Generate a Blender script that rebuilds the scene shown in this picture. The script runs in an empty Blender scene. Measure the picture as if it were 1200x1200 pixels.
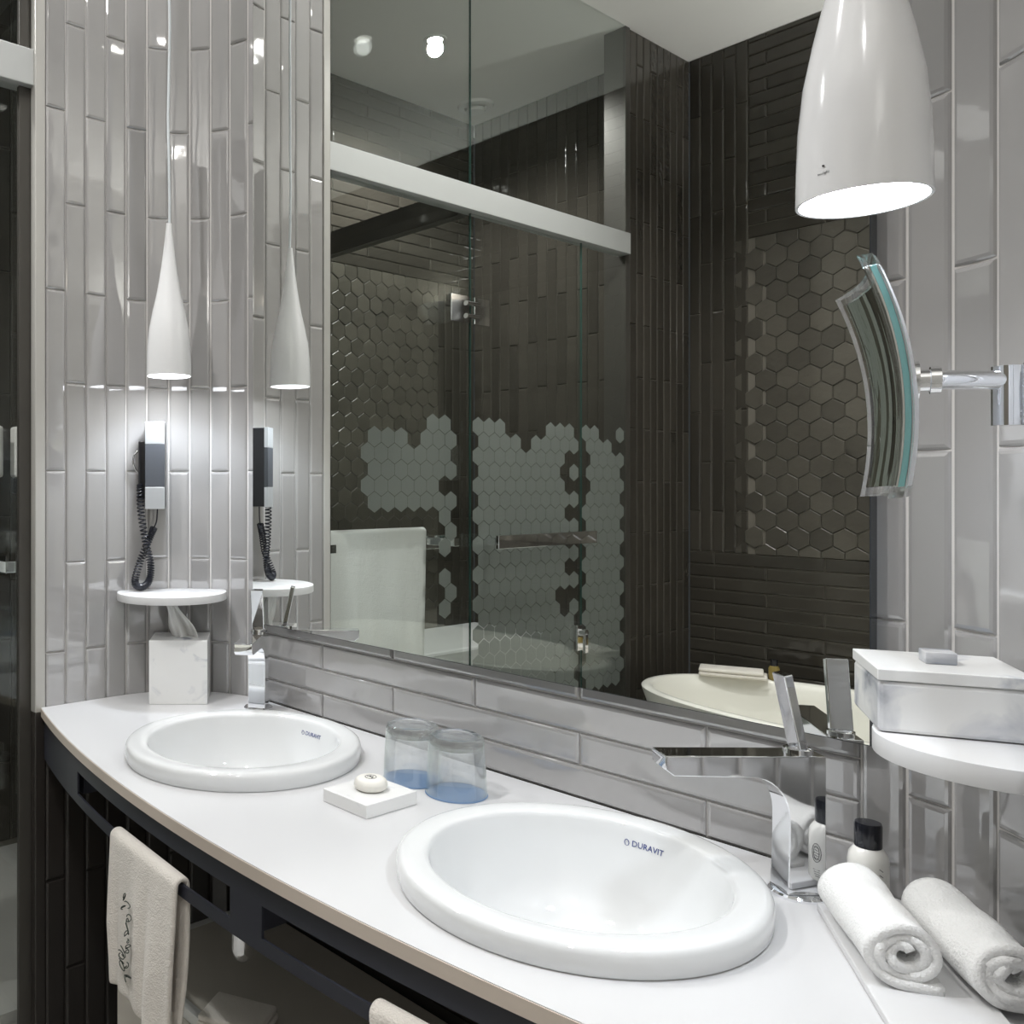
import bpy, bmesh, math, random
from mathutils import Matrix, Vector
random.seed(7)
S = bpy.context.scene
C = S.collection
PI = math.pi
Z0 = 1.30                      # eye height; "rel" heights below are measured from it

# ------------------------------------------------------------------ camera
cam_d = bpy.data.cameras.new('camera'); cam = bpy.data.objects.new('camera', cam_d); C.objects.link(cam)
cam.location = (0, 0, Z0)
YAW = math.radians(53.1355)
cam.rotation_euler = (PI/2, 0, YAW)
cam_d.sensor_width = 36; cam_d.lens = 36*1053.54/1200
cam_d.shift_x = 0.25; cam_d.shift_y = -29/1200
cam_d.clip_start = 0.02
S.camera = cam
# ------------------------------------------------------------------ world, exposure
w = bpy.data.worlds.new('world'); S.world = w; w.use_nodes = True
w.node_tree.nodes['Background'].inputs[0].default_value = (0.8, 0.85, 0.9, 1)
w.node_tree.nodes['Background'].inputs[1].default_value = 0.05
S.view_settings.view_transform = 'Standard'; S.view_settings.look = 'None'
S.view_settings.exposure = -0.15; S.view_settings.gamma = 1.0; S.view_settings.use_curve_mapping = False
cy = S.cycles
cy.use_denoising = True
cy.max_bounces = 14; cy.diffuse_bounces = 5; cy.glossy_bounces = 8; cy.transmission_bounces = 10; cy.transparent_max_bounces = 24
cy.sample_clamp_indirect = 4.0; cy.blur_glossy = 0.6
cy.caustics_reflective = True; cy.caustics_refractive = True

CEIL = Z0 + 1.725
# ceiling downlights, the shower one seen, the rest added to light the room: (x, y, watts, cone degrees)
DOWNLIGHTS = [(-1.50, 0.84, 24, 110), (-1.00, 0.70, 8, 110), (-0.50, 0.72, 4, 110), (-2.357, -0.227, 95, 150), (-1.20, 0.00, 85, 130), (0.25, -0.45, 40, 130)]
# unseen wall uplighters added to brighten the ceiling: (x, y, facing normal, watts)
ADDED_UPLIGHTS = [(-0.55, -1.185, (0, 1), 38), (0.9, -0.2, (-1, 0), 38)]

# ------------------------------------------------------------------ materials
def mat(name): 
    m = bpy.data.materials.new(name); m.use_nodes = True
    return m, m.node_tree.nodes, m.node_tree.links, m.node_tree.nodes['Principled BSDF']
def simple(name, col, rough=0.5, metal=0.0, spec=0.5, **kw):
    m, n, l, b = mat(name)
    b.inputs['Base Color'].default_value = (*col, 1); b.inputs['Roughness'].default_value = rough
    b.inputs['Metallic'].default_value = metal; b.inputs['Specular IOR Level'].default_value = spec
    for k, v in kw.items(): b.inputs[k.replace('_', ' ')].default_value = v
    return m
def tile_mat(name, col, var, rough, wav_scale, wav, fine=0.0):
    m, n, l, b = mat(name)
    info = n.new('ShaderNodeObjectInfo')
    tc = n.new('ShaderNodeTexCoord')
    off = n.new('ShaderNodeVectorMath'); off.operation = 'SCALE'; off.inputs[3].default_value = 37.0
    comb = n.new('ShaderNodeCombineXYZ')
    for i in range(3): l.new(info.outputs['Random'], comb.inputs[i])
    l.new(comb.outputs[0], off.inputs[0])
    add = n.new('ShaderNodeVectorMath'); add.operation = 'ADD'
    l.new(tc.outputs['Object'], add.inputs[0]); l.new(off.outputs[0], add.inputs[1])
    ns = n.new('ShaderNodeTexNoise'); ns.inputs['Scale'].default_value = 5; ns.inputs['Detail'].default_value = 3
    l.new(add.outputs[0], ns.inputs['Vector'])
    mr = n.new('ShaderNodeMapRange'); mr.inputs[3].default_value = 1-var; mr.inputs[4].default_value = 1+var
    l.new(info.outputs['Random'], mr.inputs[0])
    mr2 = n.new('ShaderNodeMapRange'); mr2.inputs[3].default_value = 0.9; mr2.inputs[4].default_value = 1.1
    l.new(ns.outputs['Fac'], mr2.inputs[0])
    mu = n.new('ShaderNodeMath'); mu.operation = 'MULTIPLY'; l.new(mr.outputs[0], mu.inputs[0]); l.new(mr2.outputs[0], mu.inputs[1])
    mx = n.new('ShaderNodeVectorMath'); mx.operation = 'SCALE'; mx.inputs[0].default_value = col; l.new(mu.outputs[0], mx.inputs[3])
    l.new(mx.outputs[0], b.inputs['Base Color'])
    b.inputs['Roughness'].default_value = rough
    nb = n.new('ShaderNodeTexNoise'); nb.inputs['Scale'].default_value = wav_scale; nb.inputs['Detail'].default_value = 2.0 if fine == 0 else 5.0
    l.new(add.outputs[0], nb.inputs['Vector'])
    bp = n.new('ShaderNodeBump'); bp.inputs['Strength'].default_value = wav; bp.inputs['Distance'].default_value = 0.004
    l.new(nb.outputs['Fac'], bp.inputs['Height']); l.new(bp.outputs[0], b.inputs['Normal'])
    return m
M = {}
M['tile'] = tile_mat('glazed_taupe_tile', (0.335, 0.327, 0.322), 0.10, 0.04, 8, 0.36)
M['tile'].node_tree.nodes['Principled BSDF'].inputs['IOR'].default_value = 2.5
M['tile_h'] = M['tile']
M['dtile'] = tile_mat('glazed_dark_tile', (0.052, 0.047, 0.039), 0.18, 0.08, 14, 0.6)
M['btile'] = tile_mat('glazed_umber_tile', (0.034, 0.030, 0.027), 0.15, 0.10, 9, 0.2)
M['hex'] = tile_mat('dark_stone_hexagon', (0.085, 0.078, 0.064), 0.2, 0.28, 30, 0.5, 1)
M['grout'] = simple('pale_grout', (0.56, 0.54, 0.52), 0.9)
M['ugrout'] = simple('umber_grout', (0.045, 0.040, 0.036), 0.9)
M['dgrout'] = simple('dark_grout', (0.17, 0.155, 0.13), 0.9)
M['plaster'] = simple('white_ceiling_paint', (0.78, 0.77, 0.74), 0.9)
M['ceramic'] = simple('white_ceramic', (0.75, 0.76, 0.765), 0.06, Coat_Weight=0.3)
M['solid'] = simple('white_solid_surface', (0.70, 0.70, 0.705), 0.30)
M['counter'] = simple('white_counter_surface', (0.64, 0.64, 0.648), 0.28)
M['edge_beige'] = simple('beige_edge_band', (0.66, 0.575, 0.50), 0.4)  # warm shade on the white counter's front edge, put into the colour
M['edge'] = simple('white_satin_paint', (0.80, 0.80, 0.79), 0.4)
M['chrome'] = simple('chrome', (0.88, 0.89, 0.91), 0.05, 1.0)
M['steel'] = simple('brushed_aluminium', (0.62, 0.64, 0.65), 0.35, 1.0)
M['silver'] = simple('silver_plastic', (0.66, 0.68, 0.70), 0.3, 0.6)
M['mirror'] = simple('mirror_silvering', (0.90, 0.915, 0.89), 0.0, 1.0)
M['mirror_edge'] = simple('mirror_edge', (0.05, 0.055, 0.06), 0.2)
M['navy'] = simple('dark_navy_powder_coat', (0.026, 0.028, 0.040), 0.40)
M['black'] = simple('black_plastic', (0.012, 0.012, 0.014), 0.3)
M['gcap'] = simple('black_glossy_cap', (0.012, 0.013, 0.018), 0.12)
M['dpanel'] = simple('charcoal_grille', (0.06, 0.065, 0.075), 0.5)
M['post'] = simple('bronze_grey_profile', (0.075, 0.070, 0.062), 0.35, 0.3)
M['trim'] = simple('pale_edge_trim', (0.50, 0.49, 0.46), 0.3, 0.2)
M['header'] = simple('satin_aluminium_header', (0.46, 0.47, 0.46), 0.5, 0.3)
M['taupe'] = simple('glossy_taupe_lacquer', (0.62, 0.58, 0.52), 0.10)
M['floor'] = tile_mat('grey_stone_floor', (0.42, 0.41, 0.39), 0.05, 0.25, 6, 0.1)
M['blue'] = simple('blue_paper_coaster', (0.16, 0.26, 0.44), 0.6)
M['text_blue'] = simple('blue_print', (0.03, 0.05, 0.22), 0.4)
M['ink'] = simple('dark_print', (0.02, 0.02, 0.025), 0.5)
M['thread'] = simple('dark_green_thread', (0.035, 0.045, 0.035), 0.8)
M['bottle'] = simple('white_plastic_bottle', (0.80, 0.79, 0.75), 0.25)
M['amber'] = simple('amber_bottle', (0.35, 0.27, 0.09), 0.1, Transmission_Weight=0.3)
M['soap'] = simple('ivory_soap', (0.82, 0.80, 0.74), 0.5)
M['acrylic_tub'] = simple('warm_white_tub', (0.84, 0.83, 0.77), 0.25)
M['lampw'] = simple('white_gloss_lamp', (0.74, 0.74, 0.745), 0.12, Coat_Weight=0.4)
M['cable'] = simple('pale_grey_cable', (0.62, 0.66, 0.68), 0.5)
M['coil'] = simple('navy_coiled_cord', (0.02, 0.022, 0.03), 0.25)
M['tissue'] = simple('white_tissue', (0.85, 0.85, 0.83), 0.9, Subsurface_Weight=0.0)
def emis(name, col, st):
    m = bpy.data.materials.new(name); m.use_nodes = True; n = m.node_tree.nodes; n.clear()
    e = n.new('ShaderNodeEmission'); e.inputs[0].default_value = (*col, 1); e.inputs[1].default_value = st
    o = n.new('ShaderNodeOutputMaterial'); m.node_tree.links.new(e.outputs[0], o.inputs[0]); return m
M['bulb'] = emis('lit_lamp', (0.93, 0.96, 1.0), 60)
M['spot'] = emis('lit_downlight', (1.0, 0.97, 0.92), 40)
def pane(name, tint, refl=1.0):
    m = bpy.data.materials.new(name); m.use_nodes = True; n = m.node_tree.nodes; l = m.node_tree.links; n.clear()
    t = n.new('ShaderNodeBsdfTransparent'); t.inputs[0].default_value = (*tint, 1)
    g = n.new('ShaderNodeBsdfGlossy'); g.inputs[0].default_value = (0.95, 1, 0.97, 1); g.inputs['Roughness'].default_value = 0.0
    fr = n.new('ShaderNodeFresnel'); fr.inputs[0].default_value = 1.5
    ge = n.new('ShaderNodeNewGeometry'); mi = n.new('ShaderNodeMapRange')       # same reflectance on both faces of the sheet
    mi.inputs[3].default_value = 1.5; mi.inputs[4].default_value = 1/1.5; l.new(ge.outputs['Backfacing'], mi.inputs[0]); l.new(mi.outputs[0], fr.inputs[0])
    mu = n.new('ShaderNodeMath'); mu.operation = 'MULTIPLY'; mu.inputs[1].default_value = refl; l.new(fr.outputs[0], mu.inputs[0])
    mx = n.new('ShaderNodeMixShader'); l.new(mu.outputs[0], mx.inputs[0]); l.new(t.outputs[0], mx.inputs[1]); l.new(g.outputs[0], mx.inputs[2])
    o = n.new('ShaderNodeOutputMaterial'); l.new(mx.outputs[0], o.inputs[0]); return m
M['glass'] = pane('green_tinted_glass', (0.968, 0.982, 0.974))
M['glass_edge'] = simple('green_glass_edge', (0.035, 0.08, 0.068), 0.1)
def clear_glass(name, fac):
    m, n, l, b = mat(name)
    b.inputs['Base Color'].default_value = (1, 1, 1, 1); b.inputs['Roughness'].default_value = 0.0; b.inputs['Transmission Weight'].default_value = 1.0; b.inputs['IOR'].default_value = 1.45
    t = n.new('ShaderNodeBsdfTransparent'); mx = n.new('ShaderNodeMixShader'); mx.inputs[0].default_value = fac
    l.new(b.outputs[0], mx.inputs[1]); l.new(t.outputs[0], mx.inputs[2]); l.new(mx.outputs[0], n['Material Output'].inputs[0]); return m
def mixed_glass(name, fac):
    m = pane(name, (0.985, 0.99, 0.99), 1.8); n = m.node_tree.nodes; l = m.node_tree.links
    out = [x for x in n if x.type == 'OUTPUT_MATERIAL'][0]; src = out.inputs[0].links[0].from_socket
    g = n.new('ShaderNodeBsdfGlass'); g.inputs['IOR'].default_value = 1.45; g.inputs['Roughness'].default_value = 0.0
    mx = n.new('ShaderNodeMixShader'); mx.inputs[0].default_value = fac; l.new(src, mx.inputs[1]); l.new(g.outputs[0], mx.inputs[2]); l.new(mx.outputs[0], out.inputs[0]); return m
M['tumbler'] = mixed_glass('clear_tumbler_glass', 0.22)
M['thick_glass'] = mixed_glass('thick_tumbler_base', 0.5)
M['acrylic'] = clear_glass('clear_acrylic', 0.2)
M['teal'] = simple('teal_glass_edge', (0.25, 0.55, 0.55), 0.1)
def film_mat():
    m = bpy.data.materials.new('frosted_film'); m.use_nodes = True; n = m.node_tree.nodes; l = m.node_tree.links; n.clear()
    d = n.new('ShaderNodeBsdfDiffuse'); d.inputs[0].default_value = (0.36, 0.375, 0.36, 1)
    t = n.new('ShaderNodeBsdfTranslucent'); t.inputs[0].default_value = (0.55, 0.57, 0.55, 1)
    mx = n.new('ShaderNodeMixShader'); mx.inputs[0].default_value = 0.5; l.new(d.outputs[0], mx.inputs[1]); l.new(t.outputs[0], mx.inputs[2])
    tr = n.new('ShaderNodeBsdfTransparent'); m2 = n.new('ShaderNodeMixShader'); m2.inputs[0].default_value = 0.12
    l.new(mx.outputs[0], m2.inputs[1]); l.new(tr.outputs[0], m2.inputs[2])
    o = n.new('ShaderNodeOutputMaterial'); l.new(m2.outputs[0], o.inputs[0]); return m
M['film'] = film_mat()
def marble_mat(name, scale, lo, hi):
    m, n, l, b = mat(name)
    tc = n.new('ShaderNodeTexCoord'); info = n.new('ShaderNodeObjectInfo')
    sc = n.new('ShaderNodeVectorMath'); sc.operation = 'SCALE'; sc.inputs[3].default_value = 11.0
    cb = n.new('ShaderNodeCombineXYZ'); [l.new(info.outputs['Random'], cb.inputs[i]) for i in range(3)]
    l.new(cb.outputs[0], sc.inputs[0])
    ad = n.new('ShaderNodeVectorMath'); l.new(tc.outputs['Object'], ad.inputs[0]); l.new(sc.outputs[0], ad.inputs[1])
    n1 = n.new('ShaderNodeTexNoise'); n1.inputs['Scale'].default_value = scale; n1.inputs['Detail'].default_value = 6; n1.inputs['Distortion'].default_value = 0.9
    l.new(ad.outputs[0], n1.inputs['Vector'])
    r = n.new('ShaderNodeValToRGB'); e = r.color_ramp.elements
    e[0].position = lo; e[0].color = (0.22, 0.24, 0.28, 1); e[1].position = hi; e[1].color = (0.84, 0.84, 0.83, 1)
    e2 = r.color_ramp.elements.new(lo+(hi-lo)*.5); e2.color = (0.62, 0.63, 0.66, 1)
    l.new(n1.outputs['Fac'], r.inputs[0]); l.new(r.outputs[0], b.inputs['Base Color']); b.inputs['Roughness'].default_value = 0.25
    return m
M['marble'] = marble_mat('white_marble', 15, 0.26, 0.43)
M['marble_grey'] = marble_mat('grey_veined_marble', 13, 0.30, 0.60)
def cloth_mat(name, col):
    m, n, l, b = mat(name)
    b.inputs['Base Color'].default_value = (*col, 1); b.inputs['Roughness'].default_value = 0.95; b.inputs['Specular IOR Level'].default_value = 0.1
    b.inputs['Sheen Weight'].default_value = 0.25
    tc = n.new('ShaderNodeTexCoord'); ns = n.new('ShaderNodeTexNoise'); ns.inputs['Scale'].default_value = 420; ns.inputs['Detail'].default_value = 3
    l.new(tc.outputs['Object'], ns.inputs['Vector'])
    n2 = n.new('ShaderNodeTexNoise'); n2.inputs['Scale'].default_value = 60; l.new(tc.outputs['Object'], n2.inputs['Vector'])
    ad = n.new('ShaderNodeMath'); l.new(ns.outputs['Fac'], ad.inputs[0]); l.new(n2.outputs['Fac'], ad.inputs[1])
    bp = n.new('ShaderNodeBump'); bp.inputs['Strength'].default_value = 0.6; bp.inputs['Distance'].default_value = 0.003
    l.new(ad.outputs[0], bp.inputs['Height']); l.new(bp.outputs[0], b.inputs['Normal'])
    return m
M['towel'] = cloth_mat('white_terry', (0.87, 0.87, 0.86))
M['ivory'] = cloth_mat('ivory_terry', (0.80, 0.76, 0.70))
M['beige'] = cloth_mat('beige_terry', (0.86, 0.81, 0.75))

# ------------------------------------------------------------------ helpers
def link(name, me, m=None, parent=None, smooth=False):
    o = bpy.data.objects.new(name, me); C.objects.link(o)
    if m is not None and not me.materials: me.materials.append(M[m] if isinstance(m, str) else m)
    if smooth: me.polygons.foreach_set('use_smooth', [True]*len(me.polygons))
    if parent is not None: o.parent = parent
    return o
def mesh(verts, faces):
    me = bpy.data.meshes.new('m'); me.from_pydata([tuple(v) for v in verts], [], faces); me.validate(); me.update(); return me
def obj(name, verts, faces, m, parent=None, smooth=False):
    return link(name, mesh(verts, faces), m, parent, smooth)
def bm_obj(name, bm, m, parent=None, smooth=False):
    bmesh.ops.recalc_face_normals(bm, faces=bm.faces)
    me = bpy.data.meshes.new('m'); bm.to_mesh(me); bm.free(); return link(name, me, m, parent, smooth)
def autosmooth(o, deg=40):
    me = o.data
    me.polygons.foreach_set('use_smooth', [True]*len(me.polygons))
    me.set_sharp_from_angle(angle=math.radians(deg))
    return o
def tag(o, label=None, cat=None, group=None, kind=None):
    if label: o['label'] = label
    if cat: o['category'] = cat
    if group: o['group'] = group
    if kind: o['kind'] = kind
    return o
def thing(name, label, cat, loc=(0, 0, 0), rotz=0, group=None):
    o = bpy.data.objects.new(name, None); C.objects.link(o); o.location = loc; o.rotation_euler = (0, 0, rotz); o.empty_display_size = 0.05
    return tag(o, label, cat, group)
def struct(o): o['kind'] = 'structure'; return o
def box(name, lo, hi, m, parent=None, bev=0.0, seg=2, mtx=None):
    bm = bmesh.new(); bmesh.ops.create_cube(bm, size=1.0)
    for v in bm.verts: v.co = Vector([lo[i] + (v.co[i]+0.5)*(hi[i]-lo[i]) for i in range(3)])
    if bev > 0: bmesh.ops.bevel(bm, geom=bm.edges[:], offset=bev, segments=seg, affect='EDGES', profile=0.5)
    if mtx is not None: bm.transform(mtx)
    o = bm_obj(name, bm, m, parent)
    if bev > 0 and seg > 2: autosmooth(o, 35)
    return o
def lathe(name, prof, m, parent=None, n=48, close=False, sharp=40, loc=(0, 0, 0)):
    V, Fc = [], []; k = len(prof)
    for i in range(n):
        a = 2*PI*i/n
        for r, z in prof: V.append((loc[0]+r*math.cos(a), loc[1]+r*math.sin(a), loc[2]+z))
    for i in range(n):
        j = (i+1) % n
        for q in range(k-1 if not close else k):
            q2 = (q+1) % k; Fc.append((i*k+q, j*k+q, j*k+q2, i*k+q2))
    bm = bmesh.new(); me = mesh(V, Fc); bm.from_mesh(me); bmesh.ops.remove_doubles(bm, verts=bm.verts, dist=1e-6)
    bmesh.ops.dissolve_degenerate(bm, edges=bm.edges, dist=1e-7)
    return autosmooth(bm_obj(name, bm, m, parent), sharp)
def tube(name, pts, r, m, parent=None, n=10, caps=True, radii=None):
    pts = [Vector(p) for p in pts]; V, Fc = [], []; up = Vector((0.123, 0.31, 1)).normalized(); prev = None
    for i, p in enumerate(pts):
        d = (pts[min(i+1, len(pts)-1)] - pts[max(i-1, 0)]).normalized()
        if prev is None: x = d.cross(up).normalized()
        else: x = (prev - d*prev.dot(d)).normalized()
        prev = x; y = d.cross(x); rr = radii[i] if radii else r
        for k in range(n):
            a = 2*PI*k/n; V.append(p + x*rr*math.cos(a) + y*rr*math.sin(a))
    for i in range(len(pts)-1):
        for k in range(n): Fc.append((i*n+k, i*n+(k+1) % n, (i+1)*n+(k+1) % n, (i+1)*n+k))
    if caps: Fc.append(tuple(range(n-1, -1, -1))); Fc.append(tuple((len(pts)-1)*n+k for k in range(n)))
    return autosmooth(obj(name, V, Fc, m, parent), 50)
def prism(name, poly, z0, z1, m, parent=None, bev=0.0):
    bm = bmesh.new(); lo = [bm.verts.new((x, y, z0)) for x, y in poly]; hi = [bm.verts.new((x, y, z1)) for x, y in poly]; k = len(poly)
    bm.faces.new(lo[::-1]); bm.faces.new(hi)
    for i in range(k): bm.faces.new((lo[i], lo[(i+1) % k], hi[(i+1) % k], hi[i]))
    bmesh.ops.recalc_face_normals(bm, faces=bm.faces)
    if bev > 0:
        bmesh.ops.bevel(bm, geom=[e for e in bm.edges if abs((e.verts[0].co-e.verts[1].co).z) < 1e-6 and abs(e.calc_face_angle(0)) > 0.5], offset=bev, segments=2, affect='EDGES', profile=0.5)
    return autosmooth(bm_obj(name, bm, m, parent), 35)
def text_mesh(name, body, size, m, parent=None, ext=0.0002):
    cu = bpy.data.curves.new('t', 'FONT'); cu.body = body; cu.size = size; cu.extrude = ext; cu.align_x = 'CENTER'; cu.align_y = 'CENTER'; cu.resolution_u = 2
    o = bpy.data.objects.new('t', cu); C.objects.link(o); bpy.context.view_layer.update()
    me = bpy.data.meshes.new_from_object(o.evaluated_get(bpy.context.evaluated_depsgraph_get()))
    bpy.data.objects.remove(o); bpy.data.curves.remove(cu); me.materials.clear()
    return link(name, me, m, parent)
def copy_tree(o, parent=None):
    c = o.copy(); C.objects.link(c); c.parent = parent
    for ch in list(o.children): copy_tree(ch, c)
    return c

# ------------------------------------------------------------------ tile pieces
TT = 0.008
_tc = {}
def tile_me(w, h, m, soft=0.006):
    key = (round(w, 4), round(h, 4), m)
    if key not in _tc:
        s = min(soft, w*0.25, h*0.25); V, Fc = [], []
        rings = [(s, -TT), (s*0.42, -TT+0.0009), (s*0.1, -TT+0.0026), (0, -TT+0.0045), (0, 0)]
        for ins, y in rings:
            a, b = w/2-ins, h/2-ins
            V += [(-a, y, -b), (a, y, -b), (a, y, b), (-a, y, b)]
        Fc.append((0, 1, 2, 3))
        for r in range(4):
            for k in range(4): Fc.append((r*4+k, (r+1)*4+k, (r+1)*4+(k+1) % 4, r*4+(k+1) % 4))
        me = mesh(V, Fc); me.materials.append(M[m]); _tc[key] = me
    return _tc[key]
GAP = 0.0017
def tile(parent, p, n, z0, z1, w, m, wob=0.35):
    """one tile, front face on point p (x, y) facing n, from z0 to z1, w wide"""
    me = tile_me(w-GAP, z1-z0-GAP, m)
    o = bpy.data.objects.new('tile', me); C.objects.link(o); o.parent = parent
    o.location = (p[0]-n[0]*TT, p[1]-n[1]*TT, (z0+z1)/2)
    k = math.radians(wob)
    kw = min(1.0, 0.1/max(w, 0.05)); kh = min(1.0, 0.1/max(z1-z0, 0.05))
    o.rotation_euler = (random.uniform(-k, k)*kh, 0, math.atan2(n[0], -n[1]) + random.uniform(-k, k)*kw)
    return o
LEN = 0.3955; PITCH = 0.0497
def vcol(parent, p, n, w, z0, z1, j, m):
    """a column of upright tiles with a joint at height j"""
    k = math.floor((z0-j)/LEN); a = z0
    while a < z1-0.004:
        k += 1; b = min(j+k*LEN, z1)
        if b-a > 0.004: tile(parent, p, n, a, b, w, m)
        a = b
def hrow(parent, axis, c, n, a0, a1, z0, z1, j, m, length=LEN):
    """a row of lying tiles; axis 'x' or 'y' runs along the wall, c the other coordinate"""
    k = math.floor((a0-j)/length); a = a0
    while a < a1-0.004:
        k += 1; b = min(j+k*length, a1)
        if b-a > 0.004:
            mid = (a+b)/2; p = (mid, c) if axis == 'x' else (c, mid)
            tile(parent, p, n, z0, z1, b-a, m, 0.25)
        a = b
def clip_poly(poly, x0, x1, y0, y1):
    for ax, lim, sg in ((0, x0, 1), (0, x1, -1), (1, y0, 1), (1, y1, -1)):
        out = []
        for i in range(len(poly)):
            p, q = poly[i], poly[(i+1) % len(poly)]; a, b = (p[ax]-lim)*sg, (q[ax]-lim)*sg
            if a >= 0: out.append(p)
            if a*b < 0:
                t = a/(a-b); out.append((p[0]+(q[0]-p[0])*t, p[1]+(q[1]-p[1])*t))
        poly = out
        if len(poly) < 3: return []
    return poly
def hexpanel(parent, axis, c, n, a0, a1, z0, z1, pitch, m, name='hexagonal_tile', z_first=None):
    """pointy-top hexagons filling a rectangle, cut at its borders; uneven depth"""
    R_ = pitch/math.sqrt(3); row = R_*1.5; base = {}
    kz = 0; z = z0
    while z < z1+R_:
        off = (kz % 2)*pitch/2; a = a0+off-pitch/2*0.3
        while a < a1+pitch/2:
            poly = [(math.sin(PI/3*i)*(R_-GAP*0.7), math.cos(PI/3*i)*(R_-GAP*0.7)) for i in range(6)]
            cp = clip_poly(poly, a0-a+0.001, a1-a-0.001, z0-z+0.001, z1-z-0.001)
            if len(cp) >= 3:
                full = len(cp) == 6 and all(abs(cp[i][0]-poly[i][0])+abs(cp[i][1]-poly[i][1]) < 1e-6 for i in range(6))
                if not (full and 'me' in base):
                    k = len(cp); V = [(x*0.93, -TT, y*0.93) for x, y in cp]+[(x, -TT+0.0022, y) for x, y in cp]+[(x, 0, y) for x, y in cp]
                    Fc = [tuple(range(k))]+[(r*k+i, (r+1)*k+i, (r+1)*k+(i+1) % k, r*k+(i+1) % k) for r in (0, 1) for i in range(k)]
                    bm = bmesh.new(); bm.from_mesh(mesh(V, Fc)); bmesh.ops.recalc_face_normals(bm, faces=bm.faces)
                    me = bpy.data.meshes.new('hex'); bm.to_mesh(me); bm.free(); me.materials.append(M[m])
                    if full: base['me'] = me
                else: me = base['me']
                o = bpy.data.objects.new(name, me); C.objects.link(o); o.parent = parent
                d = TT - random.uniform(0, 0.0025); p = (a, c) if axis == 'x' else (c, a)
                o.location = (p[0]-n[0]*d, p[1]-n[1]*d, z); q = math.radians(1.1)
                flip = 0
                o.rotation_euler = (random.uniform(-q, q), 0, math.atan2(n[0], -n[1])+random.uniform(-q, q))
            a += pitch
        z += row; kz += 1

# ------------------------------------------------------------------ room shell
YW = 1.22; RA = 0.24                      # mirror wall and the radius of the rounded corners
CLX, CRX = -1.59, -0.426                  # centres of the two rounded corners
XL, XR = CLX-RA, CRX+RA                   # straight ends: -1.83 and -0.186
YE = 0.803                                # where the side walls end
XG = -1.86                                # shower screen plane
YT = -1.185                               # tub wall
XSL, YSB, YSF = -2.805, -1.0, 1.45        # shower walls
XE = 0.9                                  # entrance wall
SL = YW-RA-YE
YER = 0.855                               # the right side wall ends a little earlier
def path_left(s):
    if s < SL: return (XL, YE+s), (1.0, 0.0)
    t = (s-SL)/RA
    return (CLX-RA*math.cos(t), YW-RA+RA*math.sin(t)), (math.cos(t), -math.sin(t))
def path_right(s):
    if s < RA*PI/2:
        t = s/RA; return (CRX+RA*math.sin(t), YW-RA+RA*math.cos(t)), (-math.sin(t), -math.cos(t))
    return (XR, YW-RA-(s-RA*PI/2)), (-1.0, 0.0)
STOT = SL+RA*PI/2
STR = RA*PI/2+YW-RA-YER
def curved_wall(name, path, tot, za, zb, m):
    P = [path(tot*i/36) for i in range(37)]
    front = [(p[0]-n[0]*0.0046, p[1]-n[1]*0.0046) for p, n in P]
    back = [(p[0]-n[0]*0.045, p[1]-n[1]*0.045) for p, n in P]
    poly = front+back[::-1]
    V = [(x, y, za) for x, y in poly]+[(x, y, zb) for x, y in poly]; k = len(poly); Fc = []
    for i in range(k): Fc.append((i, (i+1) % k, k+(i+1) % k, k+i))
    for i in range(36):
        Fc.append((i, i+1, k-2-i, k-1-i)); Fc.append((k+i, k+i+1, k+k-2-i, k+k-1-i))
    bm = bmesh.new(); bm.from_mesh(mesh(V, Fc)); return struct(bm_obj(name, bm, m))
ZS = Z0-0.4855
wall_left = curved_wall('wall_left', path_left, STOT, ZS, CEIL, 'grout')
wall_left_low = curved_wall('wall_left_base', path_left, STOT, 0, ZS, 'ugrout')
wall_right = curved_wall('wall_right', path_right, STR, ZS, CEIL, 'grout')
wall_right_low = curved_wall('wall_right_base', path_right, STR, 0, ZS, 'ugrout')
wall_back = struct(box('wall_back', (CLX, YW+0.0046, ZS), (CRX, YW+0.05, CEIL), 'grout'))
wall_back_low = struct(box('wall_back_base', (CLX, YW+0.0046, 0), (CRX, YW+0.05, ZS), 'ugrout'))
floor = struct(box('floor', (XSL-0.1, YT-0.1, -0.05), (XE+0.1, YSF+0.1, 0), 'floor'))
ceiling = struct(box('ceiling', (XSL-0.1, YT-0.1, CEIL), (XE+0.1, YSF+0.1, CEIL+0.05), 'plaster'))
wall_tub = struct(box('wall_tub', (XG, YT-0.06, 0), (XE, YT-0.0048, CEIL), 'dgrout'))
wall_entrance = struct(box('wall_entrance', (XE, YT, 0), (XE+0.06, YER, CEIL), 'plaster'))
wall_front = struct(box('wall_front', (XR+0.045, YER, 0), (XE, YER+0.05, CEIL), 'plaster'))
wall_shower_side = struct(box('wall_shower_side', (XSL-0.06, YSB, 0), (XSL-0.0048, YSF, CEIL), 'dgrout'))
wall_shower_back = struct(box('wall_shower_back', (XSL, YSB-0.06, 0), (XG-0.09, YSB-0.0048, CEIL), 'dgrout'))
wall_shower_front = struct(box('wall_shower_front', (XSL, YSF, 0), (-1.55, YSF+0.06, CEIL), 'dgrout'))
wall_pier = struct(box('wall_pier', (XG-0.087, YT, 0), (XG-0.0048, -0.747, CEIL), 'dgrout'))
trim_4 = struct(box('trim_4', (XL-0.024, YE-0.024, 0), (XL+0.001, YE-0.001, Z0-0.4855), 'btile', bev=0.002))
trim_1 = struct(box('trim_1', (XL-0.024, YE-0.024, Z0-0.4855), (XL+0.001, YE-0.001, CEIL), 'trim', bev=0.002))
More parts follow.
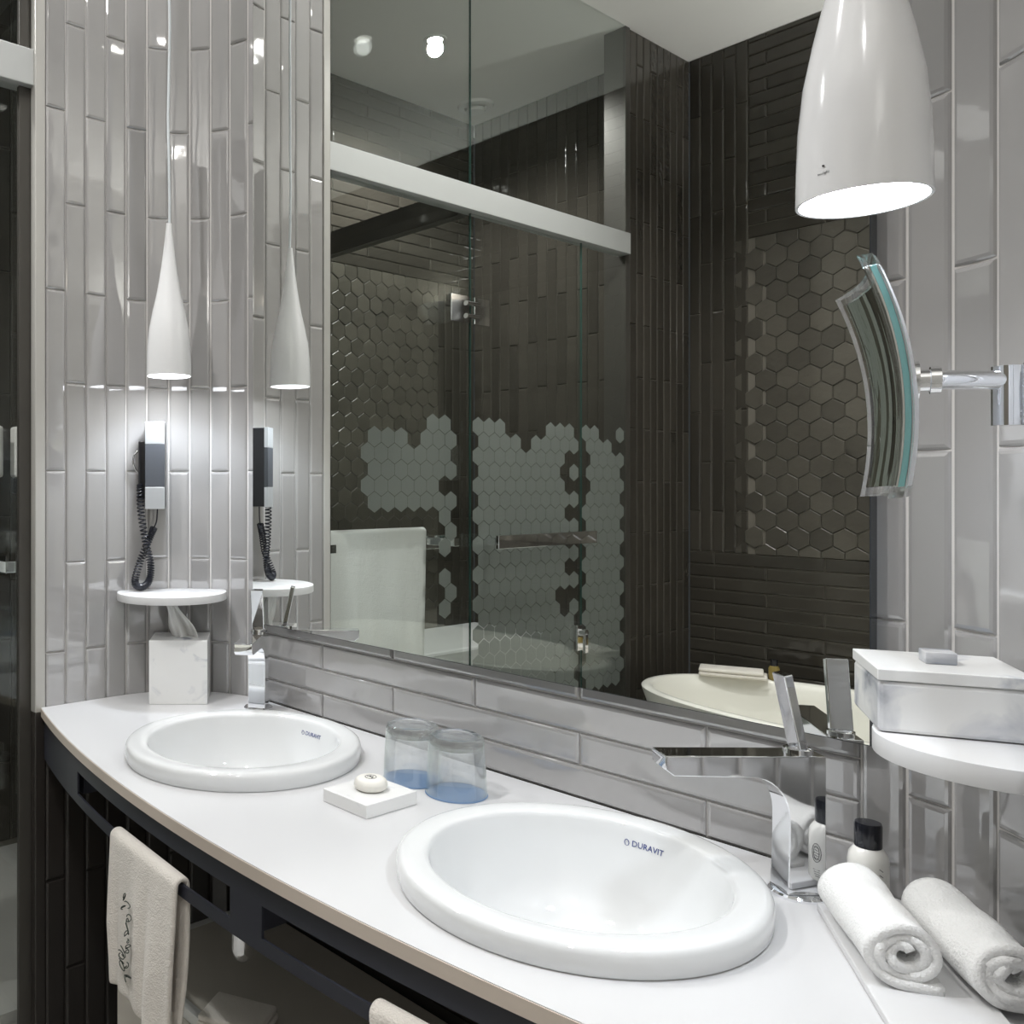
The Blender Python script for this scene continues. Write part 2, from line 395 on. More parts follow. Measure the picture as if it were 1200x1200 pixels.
trim_2 = struct(box('trim_2', (XG-0.009, YE-0.049, 0), (XG+0.004, YE-0.003, CEIL), 'post', bev=0.001))
trim_3 = struct(box('trim_3', (XG-0.088, -0.746, 0), (XG+0.002, -0.716, CEIL), 'post', bev=0.002))
shower_floor = struct(box('shower_floor', (XSL, YSB, 0), (XG-0.05, YSF, 0.144), 'floor'))

# rounded niche walls: columns of upright tiles
LB = [0, 0.0475, 0.0962, 0.1467, 0.1973, 0.2475, 0.2975, 0.346, 0.395, 0.443, 0.4915, 0.5400, STOT]
for i in range(len(LB)-1):
    s = (LB[i]+LB[i+1])/2; p, n = path_left(s); wd = LB[i+1]-LB[i]
    chord = wd if s < SL else 2*RA*math.sin(wd/RA/2)
    j_ = Z0+(0.036 if i % 2 == 0 else 0.230)
    vcol(wall_left, p, n, chord, Z0-0.4855, CEIL-0.001, j_, 'tile')
    vcol(wall_left_low, p, n, chord, 0.0, Z0-0.4855, j_-0.1, 'btile')
RB = [0, 0.0475, 0.0962, 0.1475, 0.197, 0.2465, 0.296, 0.3455, 0.395, 0.4445, STR]
for i in range(len(RB)-1):
    s = (RB[i]+RB[i+1])/2; p, n = path_right(s); wd = RB[i+1]-RB[i]
    j_ = Z0+(0.240 if i % 2 == 0 else 0.041)
    vcol(wall_right, p, n, wd*0.998, Z0-0.4855, CEIL-0.001, j_, 'tile')
    vcol(wall_right_low, p, n, wd*0.998, 0.0, Z0-0.4855, j_-0.1, 'btile')
# mirror wall: lying tiles, half bond
z = Z0-0.4752
r = 0
lines = [Z0-0.3251+0.0501*k for k in range(2)]
zs = [0.0]
zz = Z0-0.4752
rows = [Z0-0.4752-0.0500*k for k in range(17, 0, -1) if Z0-0.4752-0.05*k > 0]
rows = rows + [Z0-0.4752, Z0-0.4256, Z0-0.3760, Z0-0.3251, Z0-0.275]
for i in range(len(rows)-1):
    q = len(rows)-2-i          # 0 = top row, half hidden by the mirror
    if rows[i] < 0.36: continue
    up = rows[i] > Z0-0.49
    hrow(wall_back if up else wall_back_low, 'x', YW, (0, -1), CLX, CRX, rows[i], rows[i+1], -0.804 if q % 2 == 0 else -0.610, 'tile_h' if up else 'btile')
for rr in [CEIL-0.05*k for k in range(1, 6)]:
    hrow(wall_back, 'x', YW, (0, -1), CLX, CRX, rr, rr+0.05, -0.804 if round((CEIL-rr)/0.05) % 2 else -0.610, 'tile_h')

# tub wall: upright strip, stone hexagons, lying rows above and below
XH0, XH1 = -1.632, -0.80
ZH0, ZH1 = Z0-0.256, Z0+0.955
for i in range(5):
    x = XG+(i+0.5)*(XH0-XG)/5
    vcol(wall_tub, (x, YT), (0, 1), (XH0-XG)/5, ZH0, CEIL-0.001, Z0+(0.10 if i % 2 else 0.30), 'dtile')
hexpanel(wall_tub, 'x', YT, (0, 1), XH0, XH1, ZH0, ZH1, 0.0765, 'hex')
k = 0; zt = ZH0
while zt > 0.40:
    hrow(wall_tub, 'x', YT, (0, 1), XG, 0.60, zt-0.05, zt, -1.76 if k % 2 == 0 else -1.565, 'dtile'); zt -= 0.05; k += 1
k = 0; zt = ZH1
while zt < CEIL-0.01:
    z1 = min(zt+0.05, CEIL-0.001)
    hrow(wall_tub, 'x', YT, (0, 1), XH0, 0.30, zt, z1, -1.76 if k % 2 == 0 else -1.565, 'dtile'); zt += 0.05; k += 1
for i in range(5):
    vcol(wall_tub, (XH1+0.025+i*0.05, YT), (0, 1), 0.05, ZH0, ZH1, Z0+(0.10 if i % 2 else 0.30), 'dtile')
# pier between screen and tub wall
npier = 9
for i in range(npier):
    wdt = (-0.747-YT)/npier
    vcol(wall_pier, (XG, YT+(i+0.5)*wdt), (1, 0), wdt, 0.3, CEIL-0.001, Z0+(0.02 if i % 2 else 0.22), 'dtile')
# shower: upright tiles on the back wall, lying rows and hexagons on the side wall
nb = 17
for i in range(nb):
    wdt = (XG-0.09-XSL)/nb
    vcol(wall_shower_back, (XSL+(i+0.5)*wdt, YSB), (0, 1), wdt, 0.16, CEIL-0.001, Z0+(0.05 if i % 2 else 0.25), 'dtile')
YH0, YH1 = -0.745, 0.16
ZS1 = Z0+0.94
hexpanel(wall_shower_side, 'y', XSL, (1, 0), YH0, YH1, Z0-0.55, ZS1, 0.0735, 'hex')
k = 0; zt = ZS1
while zt < CEIL-0.01:
    z1 = min(zt+0.05, CEIL-0.001)
    hrow(wall_shower_side, 'y', XSL, (1, 0), YSB, 0.30, zt, z1, -0.10 if k % 2 == 0 else -0.30, 'dtile'); zt += 0.05; k += 1
for i in range(5):
    vcol(wall_shower_side, (XSL, YSB+(i+0.5)*0.051), (1, 0), 0.051, 0.16, ZS1, Z0+(0.05 if i % 2 else 0.25), 'dtile')
for i in range(15):
    vcol(wall_shower_side, (XSL, 0.325+i*0.075), (1, 0), 0.075, 0.16, CEIL-0.001, Z0+(0.10 if i % 2 else 0.30), 'dtile')

# ------------------------------------------------------------------ mirror
MX0, MX1, MY = -1.615, -0.408, 1.2015
mirror = thing('wall_mirror', 'large frameless wall mirror above the tiled splashback', 'mirror', (0, 0, 0))
box('backing', (MX0, MY+0.0006, Z0-0.302), (MX1, YW-0.0005, Z0+1.62), 'mirror_edge', mirror)
obj('mirror_glass', [(MX0+0.001, MY, Z0-0.301), (MX1-0.0015, MY, Z0-0.301), (MX1-0.0015, MY, Z0+1.619), (MX0+0.001, MY, Z0+1.619)], [(0, 1, 2, 3)], 'mirror', mirror)

# ------------------------------------------------------------------ ceiling downlights
DL = ['added over the left basin', 'added over the middle of the vanity', 'added over the right basin', 'in the shower ceiling, reflected in the mirror', 'added between vanity and bathtub', 'added near the entrance']
for i, (x, y, wt, cone) in enumerate(DOWNLIGHTS):
    t = thing('ceiling_downlight', 'small round recessed ceiling downlight '+DL[i], 'downlight', (x, y, CEIL), 0, 'recessed downlights')
    lathe('bezel', [(0.030, -0.0005), (0.030, -0.004), (0.042, -0.004), (0.045, -0.0005)], 'edge', t, 32, close=True)
    lathe('lens', [(0.0, -0.001), (0.029, -0.001), (0.029, -0.003), (0.0, -0.003)], 'spot', t, 24)
    ld = bpy.data.lights.new('downlight', 'SPOT'); ld.energy = wt; ld.spot_size = math.radians(cone); ld.spot_blend = 0.7; ld.shadow_soft_size = 0.03
    ld.color = (1.0, 0.99, 0.985)
    lo = bpy.data.objects.new('downlight_beam', ld); C.objects.link(lo); lo.parent = t; lo.location = (0, 0, -0.035)
for i, (x, y, n_, wt) in enumerate(ADDED_UPLIGHTS):
    t = thing('added_uplighter', 'small white half-bowl uplighter added out of view '+('on the tub wall' if i == 0 else 'on the entrance wall'), 'wall lamp', (x, y, 2.25), math.atan2(n_[0], -n_[1]), 'added wall uplighters')
    V, Fc = [], []
    for j in range(7):
        for k in range(13):
            a = PI+PI*k/12; rr = .11*math.cos(j/6*1.35); V.append((rr*math.cos(a), rr*math.sin(a)-.0005, -.10*math.sin(j/6*1.35)))
    for j in range(6):
        for k in range(12): Fc.append((j*13+k, j*13+k+1, (j+1)*13+k+1, (j+1)*13+k))
    o = obj('shade', V, Fc, 'lampw', t, True); md = o.modifiers.new('s', 'SOLIDIFY'); md.thickness = .004
    box('backplate', (-.10, -.006, -.09), (.10, -.0005, -.002), 'lampw', t)
    ld = bpy.data.lights.new('added_uplight', 'SPOT'); ld.energy = wt; ld.spot_size = math.radians(165); ld.spot_blend = .4; ld.shadow_soft_size = .05; ld.color = (1, .995, .985)
    lo = bpy.data.objects.new('added_uplight_beam', ld); C.objects.link(lo); lo.parent = t; lo.location = (0, -.055, -.01); lo.rotation_euler = (PI, 0, 0)
vent = thing('ceiling_vent', 'round white ceiling air valve in the shower corner', 'vent', (-2.656, -0.83, CEIL))
lathe('ring', [(0.045, -0.0005), (0.050, -0.012), (0.075, -0.010), (0.082, -0.0005)], 'edge', vent, 32, close=True)
lathe('disc', [(0.0, -0.016), (0.040, -0.016), (0.043, -0.024), (0.038, -0.030), (0.0, -0.031)], 'edge', vent, 32)

# ------------------------------------------------------------------ shower screen
def glass_panel(name, label, y0, y1, z0, z1):
    t = thing(name, label, 'glass panel' if 'door' not in name else 'shower door', (0, 0, 0))
    g = box('pane', (XG-0.004, y0+0.003, z0), (XG+0.004, y1-0.003, z1), 'glass', t)
    if y1 < 0.5: box('edge_strip', (XG-0.0035, y1-0.0028, z0), (XG+0.0035, y1-0.0012, z1), 'glass_edge', g)
    return t
HB0, HB1 = Z0+0.866, Z0+0.944
YJ, YD, YP = 0.169, -0.430, -0.717
ZG0 = 0.15
p_left = glass_panel('shower_side_panel', 'glass shower side panel with frosted hexagons and the hanging white bath towel', YJ, YE-0.051, ZG0, HB0)
p_door = glass_panel('shower_door', 'frameless shower door with a honeycomb of frosted hexagons', YD, YJ, ZG0, HB0-0.004)
p_fix = glass_panel('shower_fixed_panel', 'narrow fixed glass panel between shower door and tiled pier', YP, YD, ZG0, HB0)
glass_panel('shower_transom', 'clear glass transom above the header on the towel side', YJ, YE-0.051, HB1, CEIL-0.002)
glass_panel('shower_transom', 'clear glass transom above the shower door and fixed panel', YP, YJ, HB1, CEIL-0.002)
hdr = box('shower_header', (XG-0.028, YP, HB0), (XG+0.022, YE-0.022, HB1), 'header', None, bev=0.0015)
tag(hdr, 'pale grey metal header beam running along the top of the shower screen', 'beam')
part = thing('shower_partition', 'dark glass partition with header beam dividing the shower interior', 'partition')
box('beam', (XSL, YJ-0.02, HB0-0.006), (XG-0.03, YJ+0.02, HB1), 'post', part)
box('pane', (XSL, YJ-0.004, 0.15), (XG-0.03, YJ+0.004, HB0-0.006), 'glass', part)
HP = 0.0546
hexme = None
def film_hex(parent, y, z):
    global hexme
    if hexme is None:
        R_ = HP/math.sqrt(3)-0.0011; V = []
        for xx in (0.0, -0.0006):
            V += [(xx, math.sin(PI/3*i)*R_, math.cos(PI/3*i)*R_) for i in range(6)]
        Fc = [(0, 1, 2, 3, 4, 5), (11, 10, 9, 8, 7, 6)]+[(i, (i+1) % 6, 6+(i+1) % 6, 6+i) for i in range(6)]
        bm = bmesh.new(); bm.from_mesh(mesh(V, Fc)); bmesh.ops.recalc_face_normals(bm, faces=bm.faces)
        hexme = bpy.data.meshes.new('hexfilm'); bm.to_mesh(hexme); bm.free(); hexme.materials.append(M['film'])
    o = bpy.data.objects.new('frosted_hexagon', hexme); C.objects.link(o); o.parent = parent.children[0]; o.location = (XG-0.0046, y, z)
ROW = HP*0.866; ZA = Z0+0.1936
miss_door = {(0, 3), (0, 4), (0, 5), (0, 6), (1, 4), (3, 8), (4, 9), (12, 8), (12, 9), (13, 8), (8, 9), (10, 9), (2, 9), (6, 9)}
for r in range(20):
    for c in range(10):
        if (r, c) in miss_door: continue
        y = 0.121-c*HP-(r % 2)*HP/2
        if y < YD+0.016: continue
        film_hex(p_door, y, ZA-r*ROW)
miss_fix = {(0, 2), (0, 3), (1, 3), (3, 4), (5, 4), (7, 4), (9, 4), (11, 4), (4, 0), (2, 0)}
for r in range(20):
    for c in range(5):
        if (r, c) in miss_fix: continue
        y = -0.470-c*HP-(r % 2)*HP/2
        if y < YP+0.012: continue
        film_hex(p_fix, y, ZA-r*ROW)
miss_left = {(0, 2), (0, 3), (0, 4), (0, 5), (0, 6), (0, 7), (0, 8), (0, 9), (1, 3), (4, 0), (9, 0), (9, 1), (13, 0), (14, 0), (14, 1), (15, 0)}
for r in range(20):
    for c in range(7):
        if (r, c) in miss_left: continue
        y = 0.278+c*HP-(r % 2)*HP/2
        if y > YE-0.08: continue
        if c >= 1 and r >= 6: continue      # the towel hangs here
        film_hex(p_left, y, ZA-r*ROW)
# hinge between side panel and door, lock handle on the door edge
def sub(name, lo, hi, m, parent, base, bev=0.001):
    return box(name, tuple(lo[k]+base[k] for k in range(3)), tuple(hi[k]+base[k] for k in range(3)), m, parent, bev=bev)
hb = (XG, YJ, Z0+0.555)
hp = sub('hinge', (0.0042, -0.085, -0.042), (0.011, -0.012, 0.042), 'chrome', p_door, hb); hp['label'] = 'square polished hinge plate'
sub('hinge_plate', (0.0042, 0.012, -0.042), (0.011, 0.098, 0.042), 'chrome', hp, hb)
for zz_ in (-0.02, 0.02):
    tube('knuckle', [(hb[0]+0.012, hb[1]+0.03, hb[2]+zz_), (hb[0]+0.012, hb[1]-0.03, hb[2]+zz_)], 0.008, 'chrome', hp, 12)
lb_ = (XG, YD+0.020, Z0-0.53)
lk = sub('lock', (0.0042, -0.016, -0.045), (0.012, 0.016, 0.045), 'chrome', p_door, lb_); lk['label'] = 'small chrome lock'
tube('knob', [(lb_[0]+0.012, lb_[1], lb_[2]+0.02), (lb_[0]+0.038, lb_[1], lb_[2]+0.02)], 0.012, 'chrome', lk, 16)
sub('lever', (0.030, -0.009, -0.05), (0.038, 0.009, 0.014), 'chrome', lk, lb_)
def glass_bar(name, label, parent, y0, y1, ends, sd):
    def bx(nm, par, x0, y0_, z0, x1, y1_, z1): return sub(nm, (min(sd*x0, sd*x1), y0_, z0), (max(sd*x0, sd*x1), y1_, z1), 'chrome', par, (XG, 0, Z0-0.172))
    r = bx(name, parent, 0.060, y0, -0.021, 0.072, y1, 0.021); r['label'] = label
    for y in ends: bx('standoff', r, 0.0042, y-0.012, -0.012, 0.060, y+0.012, 0.012)
glass_bar('towel_rail', 'flat chrome towel rail', p_left, 0.196, 0.750, (0.225, 0.738), -1)
glass_bar('pull_bar', 'long flat chrome pull bar', p_door, YD+0.01, 0.116, (-0.37, 0.08), 1)
# bath towel over the rail
def draped(name, y0, y1, ztop, front, back, xc, half, m, parent=None, thick=0.007, amp=0.006, ncol=30):
    prof = []
    for i in range(15): prof.append((half, -front+front*i/15))
    for i in range(9):
        a = PI*i/8; prof.append((half*math.cos(a), half*math.sin(a)*0.8))
    for i in range(1, 13): prof.append((-half, -back*i/12))
    V, Fc = [], []; k = len(prof)
    for j in range(ncol+1):
        y = y0+(y1-y0)*j/ncol
        for x, z in prof:
            dep = max(0, -z); wv = amp*math.sin(y*34+0.7*math.sin(z*9))*min(1, dep*4)+amp*0.5*math.sin(y*71+1.3)*min(1, dep*3)
            V.append((xc+x+wv*(1 if x > 0 else 0.3), y, ztop+z))
    for j in range(ncol):
        for i in range(k-1): Fc.append((j*k+i, (j+1)*k+i, (j+1)*k+i+1, j*k+i+1))
    o = obj(name, V, Fc, m, parent, True)
    md = o.modifiers.new('s', 'SOLIDIFY'); md.thickness = thick; md.offset = 0
    return o
bt = draped('bath_towel', 0.312, 0.722, Z0-0.137, 0.62, 0.55, XG-0.066, 0.0125, 'towel')
tag(bt, 'thick white bath towel hanging over the shower towel rail', 'towel')
bench = box('shower_bench', (XSL+0.002, YSB+0.002, 0.144), (-2.36, -0.16, 0.66), 'solid', None, bev=0.012)
tag(bench, 'white stone bench inside the shower behind the frosted door', 'bench')
for i, (yy, zz_) in enumerate([(1.034, 0.11), (1.136, 0.11)]):
    t = thing('soap_dispenser', ('white' if i else 'pale')+' wall soap dispenser in the shower, '+('nearer to the trim' if i else 'at the photo border'), 'dispenser', (XSL, yy, Z0+zz_), 0, 'shower dispensers')
    box('body', (0.004, -0.032, -0.08), (0.06, 0.032, 0.085), 'bottle', t, bev=0.01)
    box('bracket', (0.0, -0.026, -0.13), (0.03, 0.026, -0.08), 'black', t, bev=0.004)

# ------------------------------------------------------------------ bathtub and the things on it
tub = thing('bathtub', 'oval freestanding warm white bathtub by the dark tiled wall', 'bathtub', (-1.00, -0.715, 0))
def tub_ring(sx, sy, z, n=72):
    out = []
    for i in range(n):
        a = 2*PI*i/n; c, s = math.cos(a), math.sin(a); e = 2/2.25
        out.append((sx*math.copysign(abs(c)**e, c), sy*math.copysign(abs(s)**e, s), z))
    return out
rings = [(.50, .22, 0.0), (.56, .25, .05), (.66, .31, .30), (.735, .352, .55), (.752, .362, .595), (.755, .364, .606), (.748, .358, .612), (.728, .338, .612), (.720, .330, .604), (.70, .312, .55), (.62, .26, .28), (.54, .20, .17), (.40, .12, .15), (.1, .03, .148)]
V, Fc = [], []
for sx, sy, z in rings: V += tub_ring(sx, sy, z)
for r in range(len(rings)-1):
    for i in range(72): Fc.append((r*72+i, r*72+(i+1) % 72, (r+1)*72+(i+1) % 72, (r+1)*72+i))
Fc.append(tuple((len(rings)-1)*72+i for i in range(72)))
autosmooth(obj('shell', V, Fc, 'acrylic_tub', tub), 50)
lathe('drain', [(0, .1485), (.028, .1485), (.03, .152), (.0, .154)], 'chrome', tub, 24)
ft = thing('folded_towel', 'folded ivory towel laid over the far rim of the bathtub', 'towel', (-1.575, -0.945, 0.613), -0.42)
for i in range(2):
    box('fold', (-0.11, -0.05, 0.001+i*0.014), (0.11-0.012*i, 0.05, 0.0145+i*0.014), 'ivory', ft, bev=0.006, seg=3)
bo = thing('shampoo_bottle', 'small amber bottle with black cap on the bathtub rim', 'bottle', (-1.46, -1.006, 0.612))
lathe('body', [(0, 0.0), (.016, 0.0), (.018, .004), (.018, .042), (.013, .05), (0, .05)], 'amber', bo, 20)
lathe('cap', [(0, .05), (.012, .05), (.012, .072), (0, .073)], 'gcap', bo, 20)

# ------------------------------------------------------------------ vanity
ZC = Z0-0.4752
SINKS = [(-1.297, 0.944), (-0.630, 0.945)]
SR = 0.209
XM = -0.9466
def front_y(x, off=0.0): return 0.6750+0.1513*(x-XM)**2+off
def outline(inset, front_off, nf=40):
    xs = [XL+inset+(XR-XL-2*inset)*i/nf for i in range(nf+1)]
    pts = [(x, front_y(x, front_off)) for x in xs]
    rr = RA-inset
    for i in range(13): a = PI/2*i/12; pts.append((CRX+rr*math.cos(a), YW-RA+rr*math.sin(a)))
    for i in range(13): a = PI/2*i/12; pts.append((CLX-rr*math.sin(a), YW-RA+rr*math.cos(a)))
    return pts
van = thing('vanity_counter', 'white bow-fronted vanity countertop with a dark slotted metal apron', 'countertop')
def slab(name, poly, holes, z0, z1, m, parent, bev=0.0):
    bm = bmesh.new(); edges = []
    for loop in [poly]+holes:
        vs = [bm.verts.new((x, y, z1)) for x, y in loop]
        edges += [bm.edges.new((vs[i], vs[(i+1) % len(vs)])) for i in range(len(vs))]
    bmesh.ops.triangle_fill(bm, use_beauty=True, use_dissolve=False, edges=edges)
    bmesh.ops.recalc_face_normals(bm, faces=bm.faces)
    ex = bmesh.ops.extrude_face_region(bm, geom=bm.faces[:])
    for v in [g for g in ex['geom'] if isinstance(g, bmesh.types.BMVert)]: v.co.z = z0
    return autosmooth(bm_obj(name, bm, m, parent), 30)
holes = [[(cx+0.192*math.cos(2*PI*i/56), cy_+0.192*math.sin(2*PI*i/56)) for i in range(56)] for cx, cy_ in SINKS]
slab('top', outline(0.0012, 0), holes, ZC-0.0185, ZC, 'counter', van)
# apron: a bent metal sheet with long slots, the lowest strip serves as towel rail
AT, AB = ZC-0.0187, ZC-0.1095
S0, S1 = ZC-0.0495, ZC-0.0910
SLOTS = [(-1.5255, -0.965), (-0.897, -0.42), (-0.35, -0.23)]
def apron():
    bm = bmesh.new(); t = 0.004; off = 0.006
    xs = set([XL+0.004, XR-0.004])
    for a, b in SLOTS: xs |= {a, b}
    n = 64
    for i in range(n+1): xs.add(XL+0.004+(XR-XL-0.008)*i/n)
    xs = sorted(xs); xs = [x for i, x in enumerate(xs) if i == 0 or x-xs[i-1] > 1e-4]
    zs = [AT, S0, S1, AB]
    solid = {}
    for i in range(len(xs)-1):
        xm = (xs[i]+xs[i+1])/2; inslot = any(a < xm < b for a, b in SLOTS)
        for k in range(3): solid[(i, k)] = not (k == 1 and inslot)
    vd = {}
    def vt(i, k, s):
        if (i, k, s) not in vd: vd[(i, k, s)] = bm.verts.new((xs[i], front_y(xs[i], off+s*t), zs[k]))
        return vd[(i, k, s)]
    for (i, k), ok in solid.items():
        if not ok: continue
        for s in (0, 1): bm.faces.new([vt(i, k, s), vt(i+1, k, s), vt(i+1, k+1, s), vt(i, k+1, s)])
        if not solid.get((i, k-1)): bm.faces.new([vt(i, k, 0), vt(i+1, k, 0), vt(i+1, k, 1), vt(i, k, 1)])
        if not solid.get((i, k+1)): bm.faces.new([vt(i, k+1, 0), vt(i+1, k+1, 0), vt(i+1, k+1, 1), vt(i, k+1, 1)])
        if not solid.get((i-1, k)): bm.faces.new([vt(i, k, 0), vt(i, k+1, 0), vt(i, k+1, 1), vt(i, k, 1)])
        if not solid.get((i+1, k)): bm.faces.new([vt(i+1, k, 0), vt(i+1, k+1, 0), vt(i+1, k+1, 1), vt(i+1, k, 1)])
    o = bm_obj('apron', bm, 'navy', van); o['label'] = 'dark navy slotted metal apron'; return o
apron()
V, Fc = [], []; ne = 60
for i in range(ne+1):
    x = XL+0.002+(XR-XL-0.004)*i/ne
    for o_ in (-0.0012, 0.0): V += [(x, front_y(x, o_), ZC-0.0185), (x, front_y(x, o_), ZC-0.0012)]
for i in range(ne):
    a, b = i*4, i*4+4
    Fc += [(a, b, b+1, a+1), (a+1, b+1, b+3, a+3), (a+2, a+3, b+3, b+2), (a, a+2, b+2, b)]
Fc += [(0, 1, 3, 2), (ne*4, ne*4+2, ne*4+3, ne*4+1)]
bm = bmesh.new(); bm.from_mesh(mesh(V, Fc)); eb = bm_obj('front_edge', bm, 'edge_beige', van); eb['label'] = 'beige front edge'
# thin frame behind the apron
pts = [(XL+0.004+(XR-XL-0.008)*i/40) for i in range(41)]
for a, b in ((-1.56, -1.54), (-0.945, -0.925), (-0.40, -0.38)):
    box('bracket', (a, front_y(a, 0.02), AB+0.01), (b, 1.18, AT-0.002), 'navy', van)
# low cabinet below
cab = thing('low_cabinet', 'low glossy taupe cabinet with white edges under the vanity', 'cabinet', (0, 0, 0))
CX0, CX1, CY0, CY1, CZ = -1.62, -0.40, 0.865, 1.205, 0.367
box('body', (CX0+0.02, CY0+0.004, 0.0), (CX1-0.02, CY1, CZ-0.02), 'taupe', cab)
box('top_panel', (CX0+0.02, CY0+0.018, CZ-0.02), (CX1-0.02, CY1, CZ), 'taupe', cab)
box('edge_band', (CX0+0.02, CY0, CZ-0.02), (CX1-0.02, CY0+0.018, CZ+0.0005), 'edge', cab, bev=0.001)
for a in (CX0, CX1-0.02): box('side_panel', (a, CY0, 0.0), (a+0.02, CY1, CZ+0.0005), 'edge', cab, bev=0.001)
for a, b in ((CX0+0.022, -1.012), (-1.008, CX1-0.022)):
    box('door', (a, CY0-0.012, 0.06), (b, CY0+0.003, CZ-0.022), 'taupe', cab, bev=0.001)

# basins
prof = [(0, -.118), (.03, -.118), (.07, -.115), (.105, -.105), (.132, -.086), (.150, -.055), (.160, -.020), (.166, .008), (.1688, .0215), (.1702, .0262), (.1728, .0286), (.1765, .0295), (.188, .0300), (.1985, .0300), (.2035, .0288), (.2068, .0262), (.2085, .0222), (.209, .016), (.2080, .003), (.2060, .0004), (.188, .0004), (.180, -.03), (.165, -.075), (.135, -.112), (.09, -.130), (.03, -.135), (0, -.135)]
for i, (cx, cy_) in enumerate(SINKS):
    t = thing('wash_basin', 'round white ceramic basin '+('in front of the tissue box' if i == 0 else 'nearest the camera, beside the rolled towels'), 'sink', (cx, cy_, ZC), 0, 'basins on the vanity')
    lathe('bowl', prof, 'ceramic', t, 96)
    lathe('drain', [(0, -.1178), (.022, -.1178), (.024, -.115), (.02, -.1135), (0, -.113)], 'chrome', t, 32)
    # maker's lettering on the inner wall, facing the room
    ang = math.radians(90); rr = 0.1655; zt = 0.005
    bowl_ = t.children[0]
    tx = text_mesh('lettering', 'DURAVIT', 0.0105, 'text_blue', bowl_)
    nrm = Vector((-math.cos(ang), -math.sin(ang), 0.24)).normalized(); xax = Vector((math.sin(ang), -math.cos(ang), 0)); yax = nrm.cross(xax)
    mt = Matrix((xax, yax, nrm)).transposed().to_4x4()
    me = tx.data
    for v in me.vertices:    # bend the word onto the curved wall
        a2 = -v.co.x/rr; d = v.co.y
        rad = rr + d*0.27 - 0.0008 - (0.0002 if v.co.z > 0 else 0)
        v.co = Vector((rad*math.cos(ang+a2), rad*math.sin(ang+a2), zt + d*0.96))
    k = []
    for q in range(9):
        a2 = ang+0.172+0.011*math.cos(2*PI*q/8)*1.6; k.append(((rr-0.0008)*math.cos(a2), (rr-0.0008)*math.sin(a2), zt+0.0042*math.sin(2*PI*q/8)))
    tube('emblem', k, 0.0005, 'text_blue', bowl_, 5)
    tr = thing('bottle_trap', 'chrome bottle trap hanging under the '+('left' if i == 0 else 'right')+' basin', 'pipe', (cx, cy_, ZC-0.136), 0, 'basin traps')
    lathe('cup', [(0, -.232), (.012, -.231), (.019, -.224), (.022, -.21), (.022, -.13), (.015, -.122), (0, -.12)], 'chrome', tr, 24)
    tube('tailpiece', [(0, 0, -.001), (0, 0, -.13)], 0.014, 'chrome', tr, 16)
    tube('outlet', [(0, 0.018, -.15), (0, 0.255, -.15)], 0.012, 'chrome', tr, 16)

# taps
def tap(label, loc, rot):
    t = thing('basin_mixer', label, 'tap', loc, rot, 'basin mixers')
    lathe('base_ring', [(0, 0), (.031, 0), (.031, .003), (.029, .005), (0, .005)], 'chrome', t, 40)
    # side outline in local x (spout direction) and z, extruded across y
    prof = [(-.022, .005), (.0225, .005), (.0215, .022), (.0205, .045), (.0200, .070), (.0200, .094)]+[(.020+.042*(1-math.cos(a)), .094+.046*math.sin(a)) for a in [PI/2*q/9 for q in range(1, 10)]]+[(.152, .1415), (.162, .149), (.162, .165), (-.022, .165)]
    bm = bmesh.new(); hw = .0185
    a = [bm.verts.new((x, -hw, z)) for x, z in prof]; b = [bm.verts.new((x, hw, z)) for x, z in prof]; k = len(prof)
    bm.faces.new(a); bm.faces.new(b[::-1])
    for i in range(k): bm.faces.new((a[i], b[i], b[(i+1) % k], a[(i+1) % k]))
    bmesh.ops.recalc_face_normals(bm, faces=bm.faces)
    bmesh.ops.bevel(bm, geom=[e for e in bm.edges if e.calc_face_angle(0) > 0.6], offset=.0012, segments=2, affect='EDGES', profile=0.5)
    o = autosmooth(bm_obj('body', bm, 'chrome', t), 22)
    lathe('lever_collar', [(0, .165), (.016, .165), (.0155, .170), (.012, .172), (0, .172)], 'chrome', t, 32, loc=(0.0, 0, 0))
    mt = Matrix.Translation((0.0, 0, .171)) @ Matrix.Rotation(math.radians(12), 4, 'Y')
    box('lever', (-.005, -.013, 0.0), (.005, .013, .088), 'chrome', t, bev=.0012, mtx=mt)
    return t
tap('chrome mixer tap beside the marble tissue box', (-1.545, 1.165, ZC), math.atan2(-.74, .67))
tap('chrome mixer tap beside the rolled white towels', (-.462, 1.140, ZC), math.atan2(-.79, -.61))

# ------------------------------------------------------------------ left shelf, tissue box, hair dryer
def clip_circle(cx, cy_, r, side, n=64):
    pts = []
    for i in range(n):
        a = 2*PI*i/n; x, y = cx+r*math.cos(a), cy_+r*math.sin(a)
        ox = CLX if side < 0 else CRX; oy = YW-RA
        lim = RA-0.0012
        if y > oy:
            d = math.hypot(x-ox, y-oy)
            if (x-ox)*side > 0 and d > lim: x, y = ox+(x-ox)*lim/d, oy+(y-oy)*lim/d
            elif y > YW-0.0205: y = YW-0.0205
        elif (x-ox)*side > lim: x = ox+lim*side
        pts.append((x, y))
    out = [p for i, p in enumerate(pts) if math.hypot(p[0]-pts[i-1][0], p[1]-pts[i-1][1]) > 1e-4]
    return out
SHZ = Z0-0.236
sh = prism('wall_shelf', clip_circle(-1.747, 1.072, .1235, -1), SHZ-.017, SHZ, 'solid', None, bev=.001)
tag(sh, 'round white wall shelf above the tissue box', 'shelf', 'round wall shelves')
sh2 = prism('wall_shelf', clip_circle(-.250, 1.052, .101, 1), SHZ-.020, SHZ, 'solid', None, bev=.001)
